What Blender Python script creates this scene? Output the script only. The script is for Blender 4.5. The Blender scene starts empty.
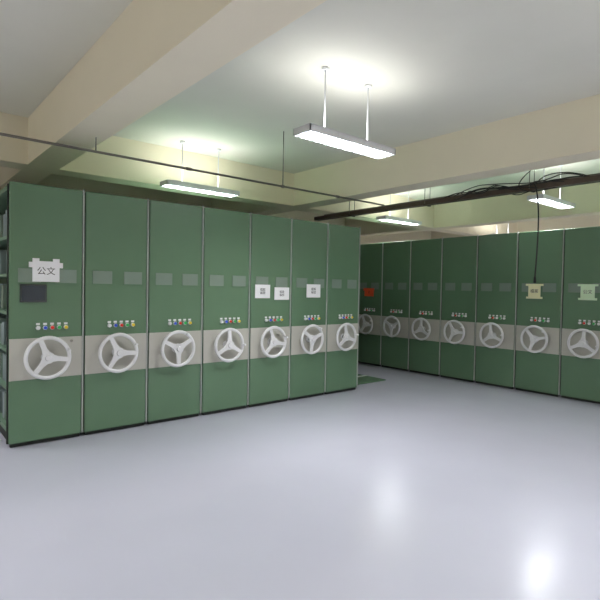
import bpy, bmesh, math, random
from mathutils import Vector, Matrix
random.seed(4)
S=bpy.context.scene
S.view_settings.view_transform='Standard'
S.view_settings.look='None'
S.view_settings.exposure=0.0
def lin(c):
    return tuple(((v/255)/12.92 if v/255<=0.04045 else ((v/255+0.055)/1.055)**2.4) for v in c)
def mat(name,rgb,rough=0.5,metal=0.0,noise=0.0,nscale=8,bump=0.0,bscale=60,emis=None,estr=0,coat=0,rvar=0,spec=.5):
    m=bpy.data.materials.new(name); m.use_nodes=True
    nt=m.node_tree; b=nt.nodes['Principled BSDF']
    c=lin(rgb)
    b.inputs['Base Color'].default_value=(*c,1)
    b.inputs['Roughness'].default_value=rough
    b.inputs['Metallic'].default_value=metal
    b.inputs['Specular IOR Level'].default_value=spec
    b.inputs['Coat Weight'].default_value=coat
    b.inputs['Coat Roughness'].default_value=0.15
    tc=nt.nodes.new('ShaderNodeTexCoord')
    n=nt.nodes.new('ShaderNodeTexNoise'); n.inputs['Scale'].default_value=nscale; n.inputs['Detail'].default_value=5
    nt.links.new(tc.outputs['Object'],n.inputs['Vector'])
    if noise>0:
        r=nt.nodes.new('ShaderNodeValToRGB')
        r.color_ramp.elements[0].position=0.3; r.color_ramp.elements[1].position=0.7
        r.color_ramp.elements[0].color=(*[v*(1-noise) for v in c],1)
        r.color_ramp.elements[1].color=(*[min(1,v*(1+noise)) for v in c],1)
        nt.links.new(n.outputs['Fac'],r.inputs['Fac']); nt.links.new(r.outputs['Color'],b.inputs['Base Color'])
    if rvar>0:
        mr=nt.nodes.new('ShaderNodeMapRange'); mr.inputs['To Min'].default_value=max(0,rough-rvar); mr.inputs['To Max'].default_value=rough+rvar
        nt.links.new(n.outputs['Fac'],mr.inputs['Value']); nt.links.new(mr.outputs['Result'],b.inputs['Roughness'])
    if bump>0:
        n2=nt.nodes.new('ShaderNodeTexNoise'); n2.inputs['Scale'].default_value=bscale
        nt.links.new(tc.outputs['Object'],n2.inputs['Vector'])
        bp=nt.nodes.new('ShaderNodeBump'); bp.inputs['Strength'].default_value=bump; bp.inputs['Distance'].default_value=0.01
        nt.links.new(n2.outputs['Fac'],bp.inputs['Height']); nt.links.new(bp.outputs['Normal'],b.inputs['Normal'])
    if emis:
        b.inputs['Emission Color'].default_value=(*lin(emis),1); b.inputs['Emission Strength'].default_value=estr
    return m
M=dict(
 floor=mat('epoxy_floor',(189,190,204),0.21,noise=0.02,nscale=1.2,rvar=0.03,bump=0.02,bscale=3),
 wall=mat('cream_wall_paint',(240,231,207),0.7,noise=0.015,nscale=2,bump=0.05,bscale=80),
 ceil=mat('ceiling_paint',(228,227,215),0.8,noise=0.02,nscale=1.5,bump=0.05,bscale=60),
 green=mat('green_powder_coat',(95,126,99),0.27,noise=0.03,nscale=3,bump=0.03,bscale=300),
 green2=mat('green_shelf_steel',(100,130,108),0.45,noise=0.03,nscale=3),
 band=mat('grey_band_enamel',(188,187,178),0.4,noise=0.02,nscale=6),
 gasket=mat('dark_rubber',(22,28,25),0.7),
 alu=mat('aluminium_strip',(190,196,190),0.35,0.1),
 plate=mat('label_holder_plastic',(124,142,130),0.15,noise=0.05,nscale=4),
 wheel=mat('wheel_grey_white_plastic',(230,231,233),0.35,noise=0.01),
 chrome=mat('chrome',(180,180,180),0.2,1.0),
 paper=mat('white_paper',(244,245,247),0.8,noise=0.02),
 red=mat('red_paper',(236,92,50),0.8,noise=0.03),
 yel=mat('yellow_paper',(240,238,196),0.8,noise=0.03),
 pgreen=mat('pale_green_paper',(212,236,202),0.8,noise=0.03),
 ink=mat('black_ink',(30,30,34),0.7),
 lcd=mat('lcd_glass',(40,50,62),0.08,noise=0.1),
 bezel=mat('bezel_dark_grey',(52,58,60),0.4),
 b_r=mat('button_red',(225,45,35),0.3), b_g=mat('button_green',(40,180,85),0.3),
 b_b=mat('button_blue',(50,90,215),0.3), b_y=mat('button_yellow',(240,210,50),0.3), b_w=mat('button_white',(235,238,238),0.3),
 lamp=mat('lamp_housing_white',(232,234,236),0.4,noise=0.01),
 louver=mat('louver_aluminium',(210,214,218),0.3,0.6),
 tube=mat('fluorescent_tube',(250,252,255),0.3,emis=(240,248,255),estr=5),
 pipe=mat('galvanised_conduit',(120,116,108),0.45,0.5,noise=0.1,nscale=10),
 tray=mat('dark_steel_tray',(84,72,64),0.5,0.4,noise=0.15,nscale=10),
 wire=mat('black_cable',(20,20,22),0.5),
 filebox=mat('grey_file_box',(120,135,135),0.7,noise=0.1,nscale=5),
)
class B:
    def __init__(s): s.bm=bmesh.new(); s.mats=[]
    def mi(s,k):
        if k not in s.mats: s.mats.append(k)
        return s.mats.index(k)
    def _fin(s,geom,k,smooth=False):
        i=s.mi(k)
        for f in geom:
            f.material_index=i; f.smooth=smooth
    def box(s,x0,x1,y0,y1,z0,z1,k,bev=0):
        r=bmesh.ops.create_cube(s.bm,size=1,matrix=Matrix.Translation(((x0+x1)/2,(y0+y1)/2,(z0+z1)/2))@Matrix.Diagonal((abs(x1-x0),abs(y1-y0),abs(z1-z0),1)))
        fs=set(f for v in r['verts'] for f in v.link_faces)
        s._fin(fs,k)
        if bev>0:
            es=set(e for v in r['verts'] for e in v.link_edges)
            rr=bmesh.ops.bevel(s.bm,geom=list(es),offset=bev,segments=3,affect='EDGES',profile=0.5)
            s._fin(rr['faces'],k,True)
    def cyl(s,c,r,h,axis,k,seg=20,r2=None,smooth=True):
        R={'X':Matrix.Rotation(math.pi/2,4,'Y'),'Y':Matrix.Rotation(math.pi/2,4,'X'),'Z':Matrix.Identity(4)}[axis]
        q=bmesh.ops.create_cone(s.bm,cap_ends=True,segments=seg,radius1=r,radius2=r if r2 is None else r2,depth=h,matrix=Matrix.Translation(c)@R)
        fs=set(f for v in q['verts'] for f in v.link_faces); s._fin(fs,k)
        for f in fs:
            if len(f.verts)==4: f.smooth=smooth
    def torus(s,c,R,r,k,n=48,m=10):   # in XZ plane
        i=s.mi(k); g=[]
        for a in range(n):
            t=2*math.pi*a/n; row=[]
            for b in range(m):
                p=2*math.pi*b/m; rad=R+r*math.cos(p)
                row.append(s.bm.verts.new((c[0]+rad*math.cos(t),c[1]+r*math.sin(p),c[2]+rad*math.sin(t))))
            g.append(row)
        for a in range(n):
            for b in range(m):
                f=s.bm.faces.new((g[a][b],g[(a+1)%n][b],g[(a+1)%n][(b+1)%m],g[a][(b+1)%m])); f.material_index=i; f.smooth=True
    def prism(s,pts,y0,y1,k):  # pts in XZ
        i=s.mi(k)
        a=[s.bm.verts.new((p[0],y0,p[1])) for p in pts]; b=[s.bm.verts.new((p[0],y1,p[1])) for p in pts]
        n=len(pts); fs=[s.bm.faces.new(a),s.bm.faces.new(b[::-1])]
        for j in range(n): fs.append(s.bm.faces.new((a[j],b[j],b[(j+1)%n],a[(j+1)%n])))
        for f in fs: f.material_index=i
    def obj(s,name,parent=None,loc=(0,0,0),rot=0):
        bmesh.ops.recalc_face_normals(s.bm,faces=s.bm.faces)
        me=bpy.data.meshes.new(name); s.bm.to_mesh(me); s.bm.free()
        for k in s.mats: me.materials.append(M[k])
        o=bpy.data.objects.new(name,me); S.collection.objects.link(o)
        o.location=loc; o.rotation_euler=(0,0,rot)
        if parent: o.parent=parent
        return o
def empty(name,loc,rot=0):
    e=bpy.data.objects.new(name,None); e.empty_display_size=0.1; S.collection.objects.link(e); e.location=loc; e.rotation_euler=(0,0,rot); return e
def inst(o,name,parent,loc,roty=0):
    n=bpy.data.objects.new(name,o if isinstance(o,bpy.types.Mesh) else o.data); S.collection.objects.link(n); n.parent=parent; n.location=loc; n.rotation_euler=(0,roty,0); return n

# ---------------- room ----------------
H=3.49; BH=2.93
X0,X1,Y0,Y1=-3.2,13.6,-4.2,9.6
def room(name,*a):
    b=B(); b.box(*a[:6],a[6]); return b.obj(name)
room('floor',X0-.2,X1+.2,Y0-.2,Y1+.2,-.2,0,'floor')
room('ceiling',X0-.2,X1+.2,Y0-.2,Y1+.2,H,H+.2,'ceil')
room('wall_left',X0-.2,X0,Y0-.2,Y1+.2,0,H,'wall')
room('wall_right',X1,X1+.2,Y0-.2,Y1+.2,0,H,'wall')
room('wall_back',X0,X1,Y1,Y1+.2,0,H,'wall')
room('wall_front',X0,X1,Y0-.2,Y0,0,H,'wall')
for bx in (1.35,5.5,9.65):
    room('ceiling_beam',bx,bx+.35,Y0,Y1,BH,H,'wall')
segs=[(X0,1.35),(1.70,5.5),(5.85,9.65),(10.0,X1)]
for a,c in segs:
    room('ceiling_cross_beam',a,c,6.75,7.1,BH,H,'wall')

# ---------------- shelving ----------------
HT=2.4; P=0.651
def wheel_mesh():
    b=B()
    b.torus((0,0,0),0.185,0.018,'wheel')
    b.cyl((0,0,0),0.055,0.03,'Y','wheel',24)
    b.cyl((0,-.02,0),0.03,0.02,'Y','wheel',20,r2=0.024)
    for i in range(3):
        t=2*math.pi*i/3; ct,st=math.cos(t),math.sin(t)
        pts=[(0.03,-0.036),(0.09,-0.022),(0.178,-0.02),(0.178,0.02),(0.09,0.022),(0.03,0.036)]
        b.prism([(p[0]*ct-p[1]*st,p[0]*st+p[1]*ct) for p in pts],-.012,.008,'wheel')
    b.cyl((0,.04,0),0.022,0.07,'Y','chrome',16)
    b.cyl((0,.07,0),0.045,0.012,'Y','wheel',20)
    b.cyl((0.185*math.cos(.5),-.035,0.185*math.sin(.5)),0.012,0.045,'Y','wheel',12)
    o=b.obj('tmp'); me=o.data; bpy.data.objects.remove(o); return me
WM=wheel_mesh()
def shelving_body(w,depth,gapR):
    b=B()
    b.box(0.006,w-0.006,0,0.05,0.035,HT,'green',0.012)
    b.box(0.03,w-0.03,0.04,depth,0.02,0.11,'gasket')
    b.box(0.02,w-0.02,0.05,depth,0.11,0.15,'green2')
    b.box(0.01,w-0.01,0.05,depth,HT-.06,HT-.02,'green2')
    for z in (0.5,0.85,1.2,1.55,1.9):
        b.box(0.02,w-0.02,0.05,depth,z,z+.03,'green2')
    b.box(w/2-.01,w/2+.01,0.05,depth,.15,HT-.06,'green2')
    for j in range(5):
        yy=0.06+j*(depth-.1)/4
        for xx in (0.02,w-.06):
            b.box(xx,xx+.04,yy,yy+.03,.1,HT-.05,'green2')
    b.box(w-.006,w+gapR,0.018,0.05,.04,HT-.01,'gasket')
    b.box(w-.001,w+.009,0.000,0.03,.04,HT+.012,'alu')
    b.box(-.005,0.007,0.02,0.05,.04,HT-.02,'gasket')
    b.box(0.02,w-.02,0.01,0.05,0.008,0.04,'gasket')
    for yy in (.3,depth*.5,depth-.3):
        for xx in (.12,w-.12):
            b.cyl((xx,yy,.031),.03,.03,'X','chrome',12)
    return b
def unit(loc,rot,w,depth,spoke,i,bank,papers=(),lcd=False):
    e=empty('mobile_shelving_unit',loc,rot)
    g=0.016; ww=w-g
    shelving_body(ww,depth,g).obj('carriage_body',e)
    b=B(); b.box(0.008,ww-.008,-.005,0.01,.61,.99,'band',0.002); b.obj('grey_band',e)
    b=B()
    for xa,xb in ((.075,.265),(.385,.575)):
        b.box(xa,xb,-.006,.004,1.50,1.63,'plate',.003)
        b.box(xa-.004,xb+.004,-.008,.002,1.495,1.502,'green',0)
    b.obj('label_holders',e)
    b=B(); cols=['b_w','b_b','b_r','b_g','b_y']
    if bank: cols=['b_w','b_r','b_w','b_g','b_w']
    cx=.36
    for j,c in enumerate(cols):
        x=cx+(j-2)*.06
        b.box(x-.016,x+.016,-.003,.004,1.108,1.128,'b_w')
        b.cyl((x,-.008,1.083),.019,.018,'Y','b_w',14)
        b.cyl((x,-.018,1.083),.0155,.016,'Y',c,14)
    b.obj('control_buttons',e)
    inst(WM,'handwheel',e,(w*.475,-.08,.81),spoke)
    if lcd:
        b=B()
        b.box(.09,.31,-.02,.01,1.32,1.485,'bezel',.004)
        b.box(.105,.295,-.0225,-.015,1.335,1.47,'lcd')
        b.cyl((.53,-.008,.95),.012,.02,'Y','chrome',12)
        b.obj('touch_display',e)
    for k,(xa,xb,za,zb,mk,txt) in enumerate(papers):
        b=B()
        b.box(xa,xb,-.012,-.0095,za,zb,mk)
        tw=(xb-xa)*.25
        if txt=='公文' and mk=='paper':
            b.box(xa-.0,xa+tw,-.012,-.0095,zb,zb+.025,mk); b.box(xb-tw,xb+.0,-.012,-.0095,zb,zb+.025,mk)
            b.box(xa-.03,xb+.03,-.0105,-.009,zb-.06,zb-.01,mk)
        if mk in('yel','pgreen'):
            b.box(xa-.04,xb+.04,-.0105,-.009,zb-.03,zb,mk); b.box(xa-.03,xb+.03,-.0105,-.009,za,za+.03,mk)
        if mk=='red':
            b.box(xa-.03,xb+.01,-.0105,-.009,zb-.05,zb,mk)
        b.obj('paper_label',e)
        cu=bpy.data.curves.new('label_text','FONT'); cu.body=txt
        sz=zb-za
        cu.size=sz*.42 if mk=='paper' and len(txt)<=2 else (sz*.27 if mk!='red' else sz*.4)
        if len(txt)>2: cu.size=sz*.24
        cu.align_x='CENTER'; cu.align_y='CENTER'; cu.extrude=.0004
        cu.materials.append(M['ink'])
        t=bpy.data.objects.new('label_text',cu); S.collection.objects.link(t); t.parent=e
        t.location=((xa+xb)/2,-.0128,(za+zb)/2); t.rotation_euler=(math.pi/2,0,0)
    return e
LX,LY=0.861,5.055
spL=[.15,.05,-.55,.5,.2,-.4,.35]
for i in range(7):
    pp=()
    if i==0: pp=[(.19,.42,1.51,1.70,'paper','公文')]
    if i==4: pp=[(.06,.29,1.36,1.53,'paper','檔案\n編號'),(.36,.60,1.34,1.50,'paper','檔案\n編號')]
    if i==5: pp=[(.25,.50,1.37,1.55,'paper','檔案\n編號')]
    e=unit((LX+i*P,LY,0),0,P,3.6,spL[i],i,0,pp,lcd=(i==0))
    if i==0:
        b=B()
        for z in (.15,.53,.88,1.23,1.58,1.93):
            y=.15
            while y<3.4:
                d=random.uniform(.05,.11); h=random.uniform(.2,.27)
                if random.random()<.6: b.box(.06,.28,y,y+d,z+.001,z+h,random.choice(['filebox','filebox','plate']))
                y+=d+.006
        b.obj('file_boxes',e)
RX,PR=7.38,0.664
spR=[.3,.1,-.5,.55,.0,.4,-.2,.6,.2]
for i in range(10):
    ytop=6.30+PR*(2-i)
    pp=()
    if i==1: pp=[(.22,.46,1.36,1.52,'red','公')]
    if i==6: pp=[(.18,.36,1.40,1.62,'yel','檔案')]
    if i==7: pp=[(.24,.42,1.40,1.62,'pgreen','公文')]
    unit((RX,ytop,0),-math.pi/2,PR,2.0,spR[i%9],i,1,pp)

b=B()
b.box(5.44,6.35,5.30,8.6,0.0,.018,'green',.004)
for y in (5.7,6.9,8.1):
    b.box(5.44,6.35,y,y+.05,.0185,.026,'alu')
b.obj('track_platform')
b=B()
for y in (5.35,6.85,8.3):
    b.box(X0+1.5,LX+.0,y,y+.06,0,.012,'alu')
b.obj('floor_rail')

# ---------------- lights ----------------
PD,PU=86,6.5
LZ=2.865
def fixture(x,y,rodx=(-.30,.27)):
    e=empty('pendant_fluorescent_lamp',(x,y,LZ))
    L=1.14;W=.23
    b=B()
    b.box(-L/2,L/2,-W/2,-W/2+.012,-.02,.035,'lamp'); b.box(-L/2,L/2,W/2-.012,W/2,-.02,.035,'lamp')
    b.box(-L/2,-L/2+.012,-W/2,W/2,-.02,.035,'lamp'); b.box(L/2-.012,L/2,-W/2,W/2,-.02,.035,'lamp')
    b.box(-L/2,L/2,-W/2,W/2,.03,.042,'lamp')
    b.box(-L/2+.1,L/2-.1,-.05,.05,.042,.065,'lamp',.006)
    b.obj('housing',e)
    b=B()
    for j in range(1,20):
        xx=-L/2+j*L/20
        b.box(xx-.003,xx+.003,-W/2+.012,W/2-.012,-.022,-.002,'louver')
    for yy in (-.055,0,.055):
        b.box(-L/2+.012,L/2-.012,yy-.003,yy+.003,-.023,-.002,'louver')
    b.obj('louver_grid',e)
    b=B()
    for yy in (-.08,-.0275,.0275,.08):
        b.cyl((0,yy,.016),.011,L-.06,'X','tube',10)
    b.obj('tubes',e)
    b=B()
    for xx in rodx:
        b.cyl((xx,0,(H-LZ+.06)/2),.008,H-LZ-.06,'Z','lamp',10)
        b.cyl((xx,0,H-LZ-.014),.035,.024,'Z','lamp',16)
    b.obj('suspension_rods',e)
    for nm,yy,z,rx,sy,pw in (('lamp_down',-.04,.004,0,.06,PD/2),('lamp_down',.04,.004,0,.06,PD/2),('lamp_up',0,.085,math.pi,.2,PU)):
        l=bpy.data.lights.new(nm,'AREA'); l.shape='RECTANGLE'; l.size=L*.92; l.size_y=sy
        l.energy=pw; l.color=(.99,.99,.995)
        o=bpy.data.objects.new(nm,l); S.collection.objects.link(o); o.parent=e; o.location=(0,yy,z); o.rotation_euler=(rx,0,0)
for fx in (-1.0,3.37,7.80,11.9):
    for fy in (-2.6,0.3,3.34,6.33):  # first row is added out of view to brighten the cabinet fronts
        fixture(fx+(.1 if fy>6 else 0),fy)

# ---------------- conduit, tray, cables ----------------
def tube(name,pts,r,mk,parent=None,smooth=True):
    cu=bpy.data.curves.new(name,'CURVE'); cu.dimensions='3D'; cu.bevel_depth=r; cu.bevel_resolution=3; cu.use_fill_caps=True
    sp=cu.splines.new('NURBS' if smooth else 'POLY'); sp.points.add(len(pts)-1)
    for p,q in zip(sp.points,pts): p.co=(*q,1)
    if smooth: sp.use_endpoint_u=True; sp.order_u=3
    cu.materials.append(M[mk])
    o=bpy.data.objects.new(name,cu); S.collection.objects.link(o)
    if parent: o.parent=parent
    return o
e=empty('ceiling_conduit',(0,0,0))
CZ=2.79
b=B()
b.cyl(((X0+5.9)/2,5.03,CZ),.0125,5.88-X0,'X','pipe',10)
for xx in (-1.5,3.92): b.cyl((xx,5.03,(CZ+H)/2),.006,H-CZ-.004,'Z','pipe',8); b.cyl((xx,5.03,CZ),.02,.03,'X','pipe',12)
b.cyl((1.6,5.03,(CZ+BH)/2),.006,BH-CZ-.002,'Z','pipe',8)
for xx in (.6,2.6,4.9): b.cyl((xx,5.03,CZ),.018,.06,'X','pipe',12)
b.obj('conduit_pipe',e)

e=empty('cable_tray',(0,0,0))
b=B(); TX,TZ=6.0,2.72; ya,yb=Y0+.05,6.7
b.box(TX-.05,TX+.05,ya,yb,TZ,TZ+.008,'tray')
b.box(TX-.055,TX-.047,ya,yb,TZ,TZ+.06,'tray'); b.box(TX+.047,TX+.055,ya,yb,TZ,TZ+.06,'tray')
yy=-3.2
while yy<6.6:
    b.box(TX-.07,TX+.07,yy,yy+.03,TZ-.012,TZ,'tray')
    for s in(-.062,.062): b.cyl((TX+s,yy+.015,(TZ+H)/2),.005,H-TZ-.03,'Z','pipe',8)
    yy+=1.5
b.cyl((TX+.2,(ya+yb)/2,TZ+.12),.014,yb-ya,'Y','pipe',10)
b.obj('tray_channel',e)
for j in range(5):
    tube('cable',[(TX-.03+.015*j,y,TZ+.02+.03*random.random()) for y in [Y0+.3+k*.57 for k in range(18)]],.008,'wire',e)
for j in range(8):
    y=random.uniform(3.6,4.2); pts=[(TX,y,TZ+.05)]
    while y>2.6:
        y-=random.uniform(.1,.4); pts.append((TX+random.uniform(-.15,.1),y,TZ+random.uniform(-.03,.17)))
    pts.append((TX,y-.2,TZ+.04))
    tube('loose_cable',pts,.006,'wire',e)
tube('hanging_cable',[(TX-.06,2.80,TZ+.05),(TX-.1,2.74,TZ+.1),(TX-.1,2.69,TZ-.1),(TX-.12,2.66,TZ-.5),(TX-.1,2.70,TZ-1.05)],.008,'wire',e)
tube('hanging_cable',[(TX-.06,2.7,TZ+.3),(TX-.1,3.0,TZ+.1),(TX-.1,2.8,TZ-.06),(TX-.1,2.5,TZ-.02)],.006,'wire',e)
b=B(); b.cyl((TX-.1,2.70,TZ-1.08),.016,.07,'Z','wire',12,r2=.012); b.obj('cable_plug',e)

w=bpy.data.worlds.new('world'); S.world=w; w.use_nodes=True
w.node_tree.nodes['Background'].inputs['Color'].default_value=(.8,.85,.9,1); w.node_tree.nodes['Background'].inputs['Strength'].default_value=.2

cd=bpy.data.cameras.new('camera'); cd.sensor_width=36; cd.sensor_fit='HORIZONTAL'; cd.lens=36*496/600; cd.clip_start=.05
co=bpy.data.objects.new('camera',cd); S.collection.objects.link(co)
R=Matrix.Rotation(-math.atan2(.6446,.7645),4,'Z')@Matrix.Rotation(math.radians(90-1.33),4,'X')@Matrix.Rotation(math.radians(1.02),4,'Z')
co.matrix_world=Matrix.Translation((0,0,1.49))@R
S.camera=co
